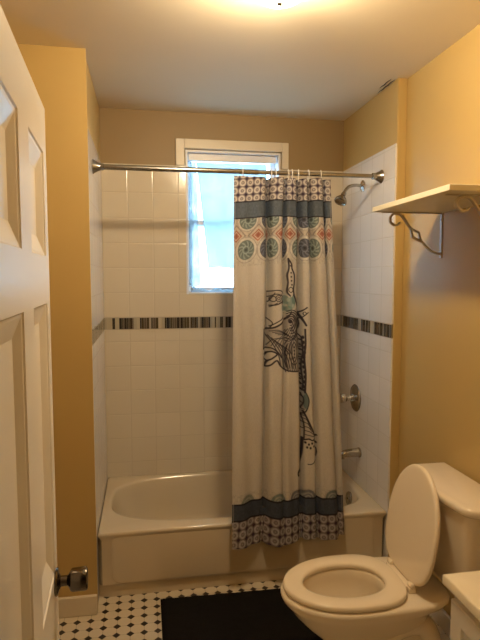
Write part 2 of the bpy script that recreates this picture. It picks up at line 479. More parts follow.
rings = [rect(0, 0, .026), rect(0, .064, .026), rect(0, .072, .010), rect(0, R_-.040, .009), rect(0, R_-.024, .004), rect(0, R_-.014, 0), rect(0, R_-.010, 0), rect(.002, R_-.004, .002), rect(.005, R_-.001, .006), rect(.010, R_, .012),
         oval(.728, .722, .322, .328, R_), oval(.718, .712, .311, .318, R_-.001), oval(.711, .706, .305, .312, R_-.005), oval(.705, .700, .299, .306, R_-.014),
         oval(.69, .692, .288, .295, R_-.06), oval(.655, .68, .270, .276, .20), oval(.60, .665, .250, .255, .12), oval(.55, .645, .228, .232, .085),
         oval(.48, .60, .195, .20, .068), oval(.25, .35, .10, .10, .060)]
loft(bm, rings, True, True)
for q in bm.verts:                                                  # ledge swells a little where it meets the back wall
    if q.co.z > R_-.02 and q.co.y > 3.27: q.co.z += .013*min(1, (q.co.y-3.27)/.07)
link('tub_shell', bm, M['tub'], tub, auto=50)
# raised apron panel with rounded corners
def rrect(xa, xb, za, zb_, r, y, n=8):
    out = []
    for (cx, cz, a0_) in ((xb-r, zb_-r, 0), (xa+r, zb_-r, PI/2), (xa+r, za+r, PI), (xb-r, za+r, 1.5*PI)):
        for i in range(n+1):
            a = a0_+PI/2*i/n; out.append((cx+r*math.cos(a), y, cz+r*math.sin(a)))
    return out
bm = bmesh.new()
loft(bm, [rrect(.066, 1.454, .072, R_-.012, .05, D+.0096), rrect(.070, 1.450, .074, R_-.012, .05, D+.0080), rrect(.080, 1.440, .080, R_-.013, .05, D+.0064),
          rrect(.095, 1.425, .090, R_-.015, .05, D+.0054)], True, True)
link('apron_panel', bm, M['tub'], tub, auto=80)
bm = bmesh.new()
ov = Vector((cxm+.688, 2.99, .272)); axn = Vector((-1, 0, .12))
lathe(bm, ov, axn, [(-.004, .040), (.004, .041), (.008, .038), (.011, .030), (.012, 0)], 32)
lathe(bm, ov+axn*.011, axn, [(0, .006), (.004, .006), (.005, 0)], 12)
od = link('overflow_plate', bm, M['dchrome'], tub)
bm = bmesh.new(); lathe(bm, (1.30, 3.02, .062), (0, 0, 1), [(0, .032), (.004, .032), (.006, .026), (.005, .02), (.010, .018), (.012, 0)], 28)
link('drain', bm, M['dchrome'], tub)

# ------------------------------------------------------------------ shower fittings
HR, YR = 2.1473, 2.7886
rod = thing('shower_rod', (W/2, YR, HR), 'long polished metal shower rod spanning the alcove wall to wall', 'shower rod')
bm = bmesh.new(); lathe(bm, (.012, YR, HR), (1, 0, 0), [(0, .0138), (.82, .0138), (.824, .0125), (.826, .0115)], 28)
link('outer_tube', bm, M['nickel'], rod)
bm = bmesh.new(); lathe(bm, (.82, YR, HR), (1, 0, 0), [(0, .0112), (W-.012-.82, .0112)], 28)
link('inner_tube', bm, M['nickel'], rod)
FP = [(0, .035), (.003, .036), (.006, .034), (.012, .030), (.035, .0185), (.040, .0175), (.052, .0175), (.054, .015)]
for o_, a in (((.0005, YR, HR), (1, 0, 0)), ((W-.0005, YR, HR), (-1, 0, 0))):
    bm = bmesh.new(); lathe(bm, o_, a, FP, 32); link('rod_flange', bm, M['nickel'], rod)

sh = thing('shower_sprayer', (W, 3.042, 2.138), 'small chrome shower head on a bent arm beside the curtain', 'shower head')
bm = bmesh.new(); lathe(bm, (W-.0005, 3.042, 2.138), (-1, 0, 0), [(0, .033), (.003, .034), (.008, .028), (.012, .016), (.014, .012)], 32)
link('flange', bm, M['chrome'], sh)
arm = spline([(W-.008, 3.042, 2.138), (1.475, 3.038, 2.141), (1.43, 3.028, 2.130), (1.402, 3.016, 2.105), (1.392, 3.010, 2.088)], 8)
bm = bmesh.new(); tube(bm, arm, .0095, 16); link('arm', bm, M['dchrome'], sh)
hd = Vector((-.42, -.25, -.75)).normalized()
bm = bmesh.new()
lathe(bm, Vector((1.394, 3.011, 2.092)), hd, [(0, .012), (.010, .015), (.018, .015), (.024, .014), (.034, .022), (.052, .035), (.060, .0375), (.066, .0375), (.069, .034), (.066, .030), (.066, 0)], 32)
link('spray_head', bm, M['dchrome'], sh)

vl = thing('shower_valve', (W, 3.10, .865), 'round chrome shower valve with lever knob on the right tiled wall', 'tap')
bm = bmesh.new(); lathe(bm, (W-.0005, 3.095, .862), (-1, 0, 0), [(0, .082), (.003, .084), (.008, .080), (.014, .060), (.020, .034), (.026, .026), (.034, .024), (.035, 0)], 44)
link('escutcheon', bm, M['dchrome'], vl)
bm = bmesh.new(); lathe(bm, (W-.03, 3.095, .862), (-1, 0, 0), [(0, .018), (.02, .016), (.03, .017), (.036, .025), (.046, .029), (.062, .029), (.070, .025), (.073, .015), (.074, 0)], 10)
link('handle', bm, M['chrome'], vl)
sp_ = thing('tub_spout', (W, 3.02, .54), 'chrome tub spout sticking out of the tiled wall over the tub', 'tap')
bm = bmesh.new(); rg = []
for t, ry, rz, dz in ((0, .032, .030, 0), (.006, .033, .031, 0), (.010, .028, .027, 0), (.05, .027, .026, 0), (.09, .026, .023, -.002), (.118, .024, .020, -.007), (.130, .018, .014, -.012), (.132, .008, .006, -.014)):
    rg.append([(W-.0005-t, 3.02+ry*math.cos(2*PI*i/28), .542+dz+rz*math.sin(2*PI*i/28)) for i in range(28)])
loft(bm, rg); lathe(bm, (W-.112, 3.02, .536), (0, 0, -1), [(0, .014), (.026, .014), (.027, .011)], 20)
link('spout', bm, M['dchrome'], sp_)

# ------------------------------------------------------------------ shower curtain
def Yc(z): return 2.585+(z-.25)*(2.785-2.585)/(2.113-.25)
YPX = [150, 178, 220, 262, 350, 450, 500, 545, 560]; ZPX = [2.26, 2.122, 1.902, 1.683, 1.226, .712, .458, .229, .15]
NX, NZ = 420, 1000
f = np.linspace(0, 1, NX)[None, :]; v = np.linspace(0, 1, NZ)[:, None]
yp = 177.8+v*(542-177.8) + 0*f
hem = -.9*np.sin(f*9+1.)+1.5*(f-.5)*0-2.5*(f > .93)          # hem wave, in hundredths of the fabric drop
yp = yp+v*hem
zz = np.interp(yp, YPX, ZPX)
Lx = np.interp(zz, [.25, 2.12], [.658, .704]); Rx = np.interp(zz, [.22, .7, 1.22, 2.12], [1.262, 1.256, 1.249, 1.232])
hh = (zz-.2)/1.92
def lerp(a, b_): return a+(b_-a)*hh
val = 0*f*v; uu = 0*f*v
# valleys: (position at hem, position at top, depth at hem, depth at top, width)
for p0_, p1_, d0, d1, w in ((.275, .365, .038, .090, .024), (.44, .52, .010, .065, .018), (.625, .665, .055, .075, .019),
                            (.76, .775, .036, .070, .018), (.955, .925, .024, .060, .017)):
    pc = lerp(p0_, p1_); dep = lerp(d0, d1)
    val = val+dep*np.exp(-np.abs((f-pc)/w)**1.35)
    uu = uu+dep*.8*np.tanh((f-pc)/(w*.7))
swell = .018*np.sin(f*PI*5.2+.6)*lerp(.9, .5)+.006*np.sin(f*21+zz*1.3)+.0025*np.sin(f*47+zz*4+1)+.0012*np.sin(zz*30+f*5)
YY = Yc(zz)+np.clip(val, 0, .09)*.95-swell*1.25-.012
YY = np.minimum(YY, np.where(zz < .42, D-.014, 99))
XX = Lx+(Rx-Lx)*f
XX = XX+.004*np.sin(zz*6+f*14)*np.sin(f*PI)
verts = np.stack([XX, YY, zz+0*f], -1).reshape(-1, 3)
# ---- the dyed print
pxL = 235.3-3.5*(yp-178)/362; pxR = 331.5+13.5*np.clip((yp-178)/362, 0, 1)
PX = pxL+(pxR-pxL)*f; PY = yp
U = (Lx*0+f*(Rx-Lx))/.0052+uu*150+14.7                                       # fabric width, in stitch columns
rgb = np.empty(PX.shape+(3,)); rgb[:] = (.47, .435, .385)
wv = rng.random(PX.shape)
sm = (wv+np.roll(wv, 1, 0)+np.roll(wv, 2, 0)+np.roll(wv, -1, 0))/4
rgb *= (1+.26*(sm-.5))[..., None]
def paint(mask, c, a=1.):
    m = (np.clip(mask, 0, 1)*a)[..., None]
    rgb[:] = rgb*(1-m)+np.array(c)*m
def soft(d, w=.35): return np.clip(.5-d/(2*w), 0, 1)              # d<0 inside
sag = (1-np.clip(f/.36, 0, 1))*4.0*(f < .36)
Vt = PY-sag                                                          # top pattern sags over the first panel
def circles(Vv, v0, v1, PU, PV, bg, ring):
    m = (Vv > v0) & (Vv < v1)
    paint(m*1., bg)
    du = (U % PU)-PU/2; dv = ((Vv-v0) % PV)-PV/2; r = np.hypot(du*7/PU, dv*7/PV)
    paint(m*soft(np.abs(r-2.25)-.75), ring)
    paint(m*soft(r-.7), ring, .6)
    du2 = ((U+PU/2) % PU)-PU/2; dv2 = ((Vv-v0+PV/2) % PV)-PV/2
    paint(m*soft((np.abs(du2)*7/PU+np.abs(dv2)*7/PV)-1.6), (.035, .022, .05))
circles(Vt, 170, 200.5, 7.6, 7.8, (.15, .125, .14), (.50, .46, .43))
m = soft(np.abs(Vt-208.5)-8.2); paint(m, (.075, .095, .125))
paint(soft(np.abs(Vt-200.4)-.7), (.015, .015, .025)); paint(soft(np.abs(Vt-216.6)-.7), (.015, .015, .025))
P = 22.0
reg = (Vt > 217.2) & (Vt < 264)
kf = np.floor(U/P); du = (U-kf*P)-P/2; odd = (kf % 2)
# diamonds and ogee bands
du2 = ((U+P/2) % P)-P/2
r1 = np.hypot(du, (Vt-248)*.86); r0 = np.hypot(du, (Vt-219)*.95)
og = reg & (Vt < 252) & (r1 > 9) & (r0 > 8)
paint(og*1., (.44, .36, .28), .5)
paint(og*soft(np.abs(np.abs(du2)+np.abs(Vt-234)*.9-9.5)-.8), (.20, .17, .17), .8)
paint(reg*soft(np.abs(du2)+np.abs(Vt-234)-6.2), (.33, .13, .09))
paint(reg*soft(np.abs(np.abs(du2)+np.abs(Vt-234)-4.0)-.6), (.50, .40, .33))
paint(reg*soft(np.abs(du2)+np.abs(Vt-234)-1.8), (.28, .10, .07))
paint(reg*soft(r1-11.2), (.52, .49, .44)); paint(reg*soft(np.abs(r1-10.8)-.35), (.22, .19, .19), .7)
paint(reg*soft(r0-10.5), (.52, .49, .44)); paint(reg*soft(np.abs(r0-10.2)-.35), (.22, .19, .19), .7)
th = np.arctan2((Vt-248), du)
teal, navy = np.array((.125, .155, .15)), np.array((.07, .075, .10))
for rr, vc in ((r1, 248), (r0, 219)):
    for o_, c in ((0, navy), (1, teal)):
        mk = reg*(odd == o_)
        paint(mk*soft(rr-8.4), c)
        t_ = np.arctan2(Vt-vc, du)
        paint(mk*soft(rr-8)*(np.cos(t_*10+rr*1.2) > .25)*(np.abs(rr-5.5) < 2), c*2.2+.04, .6)
        paint(mk*soft(np.abs(rr-3)-.45), c*3, .7); paint(mk*soft(rr-1.4), c*.4)
paint(reg*(Vt > 258)*soft(258-Vt+0*f), (.50, .455, .385), 0)
# hem: half medallions, dark band, rings
for cx_, c in ((248, (.20, .22, .20)), (277, (.15, .19, .19)), (297.5, (.14, .14, .16)), (308, (.14, .14, .16)), (331, (.15, .18, .18))):
    r = np.hypot((PX-cx_), (PY-500)*.85); m = (PY < 500)
    paint(m*soft(r-8.4), (.42, .38, .33)); paint(m*soft(r-7.4), c)
    paint(m*soft(np.abs(r-4.6)-.6), (.34, .34, .31), .7); paint(m*soft(np.abs(r-2.3)-.5), (.34, .34, .31), .6)
Vb = PY+.6*np.sin(f*9+1)+1.0*np.sin(f*6)
circles(Vb, 515, 560, 8.4, 9.2, (.15, .12, .12), (.36, .33, .32))
paint((Vb > 499)*(Vb < 515.5)*1., (.045, .055, .08))
paint(soft(np.abs(Vb-499.5)-.8), (.012, .012, .02)); paint(soft(np.abs(Vb-515.5)-.8), (.012, .012, .02))
g_ = rng.random((60, 90)); gi = g_[np.clip((PY-178).astype(int)//2 % 60, 0, 59), np.clip((U*.7).astype(int) % 90, 0, 89)]
fl = rng.random(PX.shape); m = (Vt < 264) | (Vb > 490)
rgb[:] = np.where(m[..., None], rgb*(.70+.25*fl[..., None]+.2*gi[..., None]), rgb)
# line drawing in the middle of the curtain
INK = (.028, .024, .035)
def seg(pts, w, c=INK, a=1., crv=True):
    w = w*1.12
    q = [(x, y, 0) for x, y in pts]
    q = spline(q, 5) if crv and len(q) > 2 else [Vector(t) for t in q]
    xs_ = [t[0] for t in q]; ys_ = [t[1] for t in q]
    bb_ = (PX > min(xs_)-3) & (PX < max(xs_)+3) & (PY > min(ys_)-3) & (PY < max(ys_)+3)
    ii = np.nonzero(bb_)
    if not len(ii[0]): return
    X_, Y_ = PX[ii], PY[ii]; dm = np.full(X_.shape, 99.)
    for s0, s1_ in zip(q, q[1:]):
        ax, ay, bx, by = s0[0], s0[1], s1_[0], s1_[1]; L2 = (bx-ax)**2+(by-ay)**2+1e-9
        t = np.clip(((X_-ax)*(bx-ax)+(Y_-ay)*(by-ay))/L2, 0, 1)
        dm = np.minimum(dm, np.hypot(X_-ax-t*(bx-ax), Y_-ay-t*(by-ay)))
    m = (soft(dm-w/2, .3)*a)[:, None]
    rgb[ii] = rgb[ii]*(1-m)+np.array(c)*m
def blob(x, y, rx, ry, c=INK, a=1.): paint(soft((np.hypot((PX-x)/rx, (PY-y)/ry)-1)*min(rx, ry)), c, a)
def ell(x, y, rx, ry, w, t0=0, t1=2*PI, c=INK): seg([(x+rx*math.cos(t0+(t1-t0)*i/14), y+ry*math.sin(t0+(t1-t0)*i/14)) for i in range(15)], w, c, 1., False)
def fill(poly, c, a):
    ins = np.zeros(PX.shape, bool); q = list(poly)
    for (ax, ay), (bx, by) in zip(q, q[1:]+q[:1]):
        if ay == by: continue
        cr = ((ay > PY) != (by > PY)) & (PX < (bx-ax)*(PY-ay)/(by-ay)+ax); ins ^= cr
    paint(ins*1., c, a)
GR = (.16, .14, .125)
fill([(288, 260), (292, 268), (294.5, 277), (294.5, 295), (287.5, 294), (287.5, 276)], (.42, .39, .35), .5)
fill([(269, 291), (284, 293), (283, 302), (270, 306)], GR, .28)
fill([(266, 330), (282, 323), (291, 313), (297, 308), (301, 325), (300, 371), (288, 371), (279, 364), (276, 352), (265, 348)], GR, .42)
fill([(299, 345), (306, 340), (306, 392), (308, 402), (305, 412), (300, 418), (298.5, 396)], GR, .5)
fill([(301, 416), (304, 413), (315, 438), (304, 441)], GR, .3)
TL = (.11, .20, .19)
for b_ in ((285, 300, 4, 4.5), (291, 303, 4.5, 6), (294, 300, 2.6, 5), (283, 308, 2.6, 3.6), (288, 309, 3.6, 3)): blob(*b_, TL, .75)
for b_ in ((288, 300, 1.4, 2.2), (293, 306, 1.6, 2), (285, 305, 1.2, 1.6)): blob(*b_, (.40, .46, .42), .6)
seg([(288.3, 259), (291.5, 264.5), (292, 269), (294.5, 275), (294.6, 283), (293.7, 290), (294.5, 295)], 1.5)
seg([(288.3, 259), (288.8, 268), (287.4, 275), (288, 283), (287.2, 292), (290, 296)], 1.5)
for x, y in ((290.6, 266), (291, 273), (291.2, 277), (291.5, 281), (292, 285)): blob(x, y, .9, .9)
ell(290.8, 290, 2.2, 2.6, .8)
seg([(269, 291.5), (276, 290.5), (281, 291.2), (284, 293.5)], 1.1); seg([(269, 296.8), (275, 294.2), (281, 295.5)], .9)
seg([(269, 302), (274, 293)], .8); seg([(270, 305.5), (276, 304.5), (283, 301)], 1.2); seg([(270, 307), (276, 303)], .8)
ell(272.5, 299, 2.6, 2.6, .8); ell(277.5, 298.5, 2.8, 3.2, .8); ell(277.5, 298.5, 1.2, 1.4, .7); seg([(281, 295), (283, 299), (281, 304)], .9)
seg([(268.5, 292), (268.2, 306), (268, 318), (268, 330)], .6, INK, .6)
seg([(267, 329), (274, 327), (281, 322.5), (288, 316), (291, 312)], 1.6)
seg([(270, 326), (276, 322), (281, 318.5), (284, 313)], 1.); seg([(268, 318), (272, 323), (270, 328)], .8)
seg([(294, 295), (297, 302), (300, 312), (303, 319), (306.5, 326)], 1.7)
seg([(301, 313), (304, 310.5), (307, 308)], 1.2); seg([(303, 318), (308, 313)], .9); ell(305, 314, 1.2, 1.6, .7)
for k in range(6):                                                  # whorl around the eye
    ell(290+k*.2, 323+k*.3, 1.8+k*1.75, 2.4+k*2.4, .95, -2.5+.1*k, 2.0-.1*k)
blob(289.5, 321.5, 2.2, 2.0)
for k in range(7): seg([(285+2*k, 372-.3*k), (283+2.2*k, 362), (284.5+2.3*k, 350), (287+1.8*k, 343-k)], .6)
for k in range(6): seg([(268+3*k, 345+.5*k), (272+3*k, 339), (279+2.4*k, 337), (285+2*k, 330-1.2*k)], .6)
for k in range(4): seg([(290+2*k, 330+2*k), (294+1.6*k, 322+2*k), (292+1.6*k, 314+1.5*k)], .7)
for k in range(4): seg([(270+2.2*k, 331+k*1.1), (277+2*k, 330+k*1.4), (286+1.2*k, 334+k)], .7)
for k in range(6):                                                  # flowing lines of the cheek
    seg([(266.5+2.4*k, 333+2.2*k), (272+2.6*k, 343+k), (277+2.6*k, 354), (279.5+3*k, 366+k*.6)], .8)
for k in range(5): seg([(283+3*k, 340-1.5*k), (288+2.4*k, 341-1.5*k), (293+1.6*k, 337-2*k), (297+k*.8, 331-2*k)], .8)
seg([(265, 329), (264.8, 340), (264.6, 349)], 1.)
seg([(264.8, 348.5), (271, 347.5), (276, 351), (280, 357)], 1.2); seg([(266, 354), (271, 351), (276, 353.5), (272, 358), (268.5, 361), (267, 366.5), (271, 364.5), (276, 360), (279, 365), (284, 369.5), (290, 371.3), (298, 371.6)], 1.4)
seg([(268, 353), (266, 358), (268.5, 361)], 1.2)
ell(293, 352, 3.1, 9.5, .9); 
for y in (347, 350.5, 354, 357.5): blob(293, y, .8, .9)
ell(293, 352, 5.2, 13, .8); seg([(286, 345), (284.5, 356), (287, 369)], .8); seg([(281, 345), (281, 356), (283.5, 368)], .8)
seg([(299, 330), (301, 342), (298.5, 356), (300, 371)], .9); seg([(302, 318), (298.8, 324), (299.5, 332), (303, 338)], .9)
ell(301.5, 344, 2.2, 4, .8); ell(301.8, 354, 2.2, 4.4, .8)
seg([(305.6, 330), (306, 345), (304.8, 358), (306, 376), (305, 394)], 1.5); seg([(303, 338), (303.8, 352), (302.6, 366), (303.6, 384), (303, 392)], 1.)
for y in range(338, 392, 5): blob(304.6+.7*math.sin(y), y, 1.1, 1.9); blob(302.2, y+2.5, .7, 1.)
seg([(299, 371), (299.6, 384), (298.6, 396), (299.5, 408), (300.5, 430)], 1.)
for k in range(9): seg([(300, 374+6.5*k), (302, 378+6.5*k), (304, 380+6.2*k)], .75)
seg([(304, 391), (307.6, 398), (308.3, 404), (306, 412), (302.5, 416)], 1.2); blob(305.6, 402.5, 2.3, 8, (.08, .13, .14), .85); seg([(302, 395), (304, 402), (302, 410)], .8)
seg([(303.5, 413), (308, 423), (312, 432), (315, 438.5)], 1.6); seg([(302, 416), (304, 427), (304, 440)], .9)
for k in range(5): seg([(302.5+k*.6, 420+4*k), (306+k, 421+4*k), (309+1.1*k, 428+2.5*k)], .7)
seg([(303.5, 441.5), (308, 440.3), (312, 441.5), (316.5, 437)], 1.4)
for x, y in ((305, 444), (308, 445.8), (311, 444.6), (314, 442.6), (306.5, 448.8), (309.6, 449.4), (313, 447.6), (316, 444.6)): blob(x, y, 1., 1.3)
ell(309, 454, 7.6, 12, .8, -.35, 1.8)
seg([(303, 440), (302.6, 455), (301, 468), (300, 474)], 1.6); ell(300, 474.5, 1.6, 3, 1.4)
# hemmed side edges, plain top tape
paint(soft(np.abs(PX-pxL-1.2)-.25), (.38, .34, .29), .6); paint(soft(np.abs(pxR-PX-1.2)-.25), (.38, .34, .29), .6)

idx = np.arange(NX*NZ).reshape(NZ, NX)
quads = np.stack([idx[:-1, :-1], idx[1:, :-1], idx[1:, 1:], idx[:-1, 1:]], -1).reshape(-1, 4)
me = bpy.data.meshes.new('shower_curtain')
me.vertices.add(NX*NZ); me.vertices.foreach_set('co', verts.astype(np.float32).ravel())
nq = len(quads); me.loops.add(nq*4); me.loops.foreach_set('vertex_index', quads.astype(np.int32).ravel())
me.polygons.add(nq); me.polygons.foreach_set('loop_start', np.arange(0, nq*4, 4, dtype=np.int32))
me.update(calc_edges=True)
me.polygons.foreach_set('use_smooth', np.ones(nq, dtype=bool))
at = me.color_attributes.new('dye', 'FLOAT_COLOR', 'POINT')
at.data.foreach_set('color', np.concatenate([rgb, np.ones(rgb.shape[:2]+(1,))], -1).astype(np.float32).ravel())
me.materials.append(attr_mat('printed_curtain_fabric', .75, .35, transl=.12))
sc = bpy.data.objects.new('shower_curtain', me); COL.objects.link(sc)
tag(sc, 'grey fabric shower curtain with medallion borders and a black line-drawn animal', 'shower curtain')

# curtain hooks: hoops over the rod, one copied along it
ringx = [.757, .909, .929, .997, 1.018, 1.053, 1.108, 1.175]
names = ['leftmost, alone at the left corner of the curtain', 'second from the left, at the first deep fold',
         'third from the left, close beside the second', 'fourth from the left, on the middle folds', 'fifth from the left, close beside the fourth',
         'sixth from the left, on the middle folds', 'seventh from the left, right of the middle folds', 'last on the right, nearest the shower head']
bm = bmesh.new()
tube(bm, [(0, .0175*math.cos(a)*(1-.25*(math.sin(a) < 0)*abs(math.sin(a))), -.010+.031*math.sin(a)) for a in [2*PI*i/36 for i in range(36)]], .0022, 10, closed=True)
hook = link('curtain_hook', bm, M['ringp'])
for i, x in enumerate(ringx):
    o = hook if i == 0 else hook.copy()
    if i: COL.objects.link(o)
    o.location = (x, YR, HR); o.rotation_euler = (0, 0, random.uniform(-.25, .25))
    tag(o, 'pale curtain hook, '+names[i], 'curtain hook', 'pale curtain hooks on the shower rod')

# ------------------------------------------------------------------ toilet (faces left, tank on the right wall)
TY = 1.935; TX = 1.562
toilet = thing('toilet', (1.2, TY, 0), 'off-white toilet with its lid raised and seat down beside the tub', 'toilet')
def egg(uc, af, ab, b_, z, nb=2.6, nf=2.0, n=72, cy=TY):
    """plan outline; u grows away from the wall"""
    out = []
    for i in range(n):
        a = 2*PI*i/n; c, s = math.cos(a), math.sin(a); nn_ = nf if c > 0 else nb; A = af if c > 0 else ab
        t = (abs(c/A)**nn_+abs(s/b_)**nn_)**(-1/nn_)
        out.append((TX-(uc+c*t), cy+s*t, z))
    return out
# seat and bowl share this outline: tip u=.80, hinge u=.33
uc = .535
def rimz(k, z): return egg(uc, .262*k, .225*k, .186*k, z)
bm = bmesh.new()
rings = [egg(.40, .20, .27, .112, 0, 4, 2.6), egg(.40, .20, .27, .112, .02, 4, 2.6), egg(.405, .185, .25, .100, .05, 4, 2.5), egg(.42, .18, .24, .098, .12, 4, 2.4),
         egg(.45, .20, .25, .108, .19, 3.6, 2.2), egg(.49, .225, .27, .135, .25, 3.2, 2.1), egg(.52, .24, .30, .163, .30, 3, 2.0), egg(.53, .254, .34, .180, .335, 3.2, 2.0),
         egg(uc, .268, .37, .190, .355, 4), egg(uc, .274, .375, .194, .372, 4.5), egg(uc, .271, .374, .192, .383, 4.5), egg(uc, .258, .366, .182, .388, 4.5)]
inner = [egg(uc+.01, .190, .155, .122, .388, 2.2), egg(uc+.01, .182, .148, .115, .378, 2.2), egg(uc+.01, .185, .150, .118, .345, 2.2), egg(uc, .17, .15, .108, .30, 2.2), egg(uc-.01, .135, .135, .088, .24, 2.2), egg(uc-.02, .085, .10, .06, .19, 2.2), egg(uc-.03, .03, .04, .02, .165, 2)]
loft(bm, rings+inner, True, True)
link('bowl', bm, M['porc'], toilet, auto=60)
bm = bmesh.new(); loft(bm, [egg(uc-.016, .108, .115, .074, .210, 2.2), egg(uc-.016, .110, .117, .075, .2125, 2.2)]); link('water', bm, M['water'], toilet)
# side relief of the trapway
for s in (-1, 1):
    bm = bmesh.new()
    pts = spline([(TX-.50, TY+s*.080, .12), (TX-.44, TY+s*.088, .20), (TX-.36, TY+s*.088, .255), (TX-.27, TY+s*.082, .25), (TX-.22, TY+s*.080, .17), (TX-.20, TY+s*.082, .06)], 8)
    tube(bm, pts, [.034+.012*math.sin(PI*i/(len(pts)-1)) for i in range(len(pts))], 16)
    link('trapway', bm, M['porc'], toilet, auto=60)
    bm = bmesh.new(); lathe(bm, (TX-.33, TY+s*.096, .018), (0, 0, 1), [(0, .016), (.012, .015), (.02, .008), (.021, 0)], 18)
    link('bolt_cap', bm, M['plastic'], toilet)
# seat ring
bm = bmesh.new()
SO = lambda k, z: egg(uc, .264*k, .207*k, .187*k, z, 3.0)
SI = lambda k, z: egg(uc+.008, .180*k, .150*k, .116*k, z, 2.2)
rs = [SO(.985, .391), SO(1, .395), SO(1.002, .403), SO(.99, .410), SO(.965, .413), SI(1.06, .413), SI(1.0, .409), SI(.985, .401), SI(1.0, .391)]
vr = loft(bm, rs, False, False)
for i in range(72): bm.faces.new((vr[-1][i], vr[-1][(i+1) % 72], vr[0][(i+1) % 72], vr[0][i]))
link('seat', bm, M['plastic'], toilet, auto=60)
# raised lid: same outline, leaning against the tank
bm = bmesh.new()
hx, hz = TX-.312, .418
lean = math.atan2(.066, .425)
def lidpt(q, thick):
    u = (TX-q[0])-.328; return (hx+u*math.sin(lean)+thick*math.cos(lean), q[1]+.002, hz-.008+u*math.cos(lean)*.94-thick*math.sin(lean))
def LR(k, th): return [lidpt(q, th) for q in egg(.548, .255*k, .218*k, .190*k, 0, 3.2)]
loft(bm, [LR(.90, -.004), LR(.955, -.004), LR(.985, -.002), LR(1, .003), LR(1, .010), LR(.985, .014), LR(.94, .017), LR(.6, .019)], True, True)
link('lid', bm, M['plastic'], toilet, auto=60)
bm = bmesh.new()
box(bm, TX-.338, TX-.306, TY-.085, TY+.085, .392, .411)
link('hinge_bar', bm, M['plastic'], toilet, bevel=.005)
for s in (-1, 1):
    bm = bmesh.new()
    lathe(bm, (TX-.316, TY+s*.088-.016, .416), (0, 1, 0), [(0, .006), (.002, .011), (.030, .011), (.032, .006)], 18)
    box(bm, TX-.330, TX-.302, TY+s*.088-.014, TY+s*.088+.014, .388, .410)
    h_ = link('hinge', bm, M['plastic'], toilet, bevel=.003)
# tank with bowed front
TKY = 1.905
def tk(u0, uf, uc_, hw, r, z, n=14):
    """u0 back, uf front at ends, uc_ front in the middle"""
    out = []
    for i in range(n+1):                         # front bow
        t = -1+2*i/n; out.append((TX-(uf+(uc_-uf)*(1-abs(t)**2.2)), TKY+t*(hw-r), z))
    for i in range(1, 7):
        a = PI/2*i/6; out.append((TX-(uf-r+r*math.cos(a)), TKY+hw-r+r*math.sin(a), z))
    for i in range(6): out.append((TX-(u0+(uf-r-u0)*(1-(i+1)/6)), TKY+hw, z))
    for i in range(1, 13): out.append((TX-u0, TKY+hw-2*hw*i/12, z))
    for i in range(1, 6): out.append((TX-(u0+(uf-r-u0)*i/5*.98), TKY-hw, z))
    for i in range(6):
        a = PI/2*(1-i/6); out.append((TX-(uf-r+r*math.cos(a)), TKY-hw+r-r*math.sin(a), z))
    return out
bm = bmesh.new()
loft(bm, [tk(.02, .140, .155, .165, .04, .389), tk(.015, .155, .170, .178, .05, .41), tk(.012, .172, .186, .198, .055, .50), tk(.010, .188, .202, .222, .055, .65), tk(.008, .194, .208, .234, .055, .750)])
link('tank', bm, M['porc'], toilet, auto=50)
bm = bmesh.new()
zl = .748
loft(bm, [tk(.004, .204, .219, .244, .060, zl), tk(.002, .209, .224, .249, .062, zl+.006), tk(.002, .210, .225, .250, .062, zl+.024), tk(.006, .205, .220, .245, .060, zl+.032), tk(.016, .190, .205, .230, .056, zl+.036)])
link('tank_lid', bm, M['porc'], toilet, auto=50)
bm = bmesh.new()
lathe(bm, (TX-.196, TY+.13, .70), (-1, 0, 0), [(0, .014), (.012, .014), (.014, .008), (.02, .008)], 16)
tube(bm, [(TX-.214, TY+.13, .70), (TX-.222, TY+.10, .698), (TX-.225, TY+.065, .690)], [.006, .007, .008], 10)
link('flush_lever', bm, M['chrome'], toilet)

# ------------------------------------------------------------------ bath mat
bm = bmesh.new()
gx, gy = 60, 40; top = []
mx0, mx1, my0, my1 = .303, 1.10, 2.085, 2.588
def rr_(x, y, h):
    ex = min(x-mx0, mx1-x, y-my0, my1-y); return .002+h*min(1, ex/.008)**.5
for j in range(gy+1):
    row = []
    for i in range(gx+1):
        x = mx0+(mx1-mx0)*i/gx; y = my0+(my1-my0)*j/gy-.018*(i/gx-.2)
        e = 0 if (i in (0, gx) or j in (0, gy)) else 1
        row.append(bm.verts.new((x, y+.0015*math.sin(i*.6), .003+e*(.009+random.uniform(-.001, .001)))))
    top.append(row)
for j in range(gy):
    for i in range(gx): bm.faces.new((top[j][i], top[j][i+1], top[j+1][i+1], top[j+1][i]))
be = [e for e in bm.edges if len(e.link_faces) == 1]
ret = bmesh.ops.extrude_edge_only(bm, edges=be)
vs = [g for g in ret['geom'] if isinstance(g, bmesh.types.BMVert)]
for q in vs: q.co.z = .0005
bmesh.ops.edgeloop_fill(bm, edges=[e for e in bm.edges if len(e.link_faces) == 1])
tag(link('bath_mat', bm, M['rug'], auto=60), 'black bath mat on the tiled floor in front of the tub', 'bath mat')

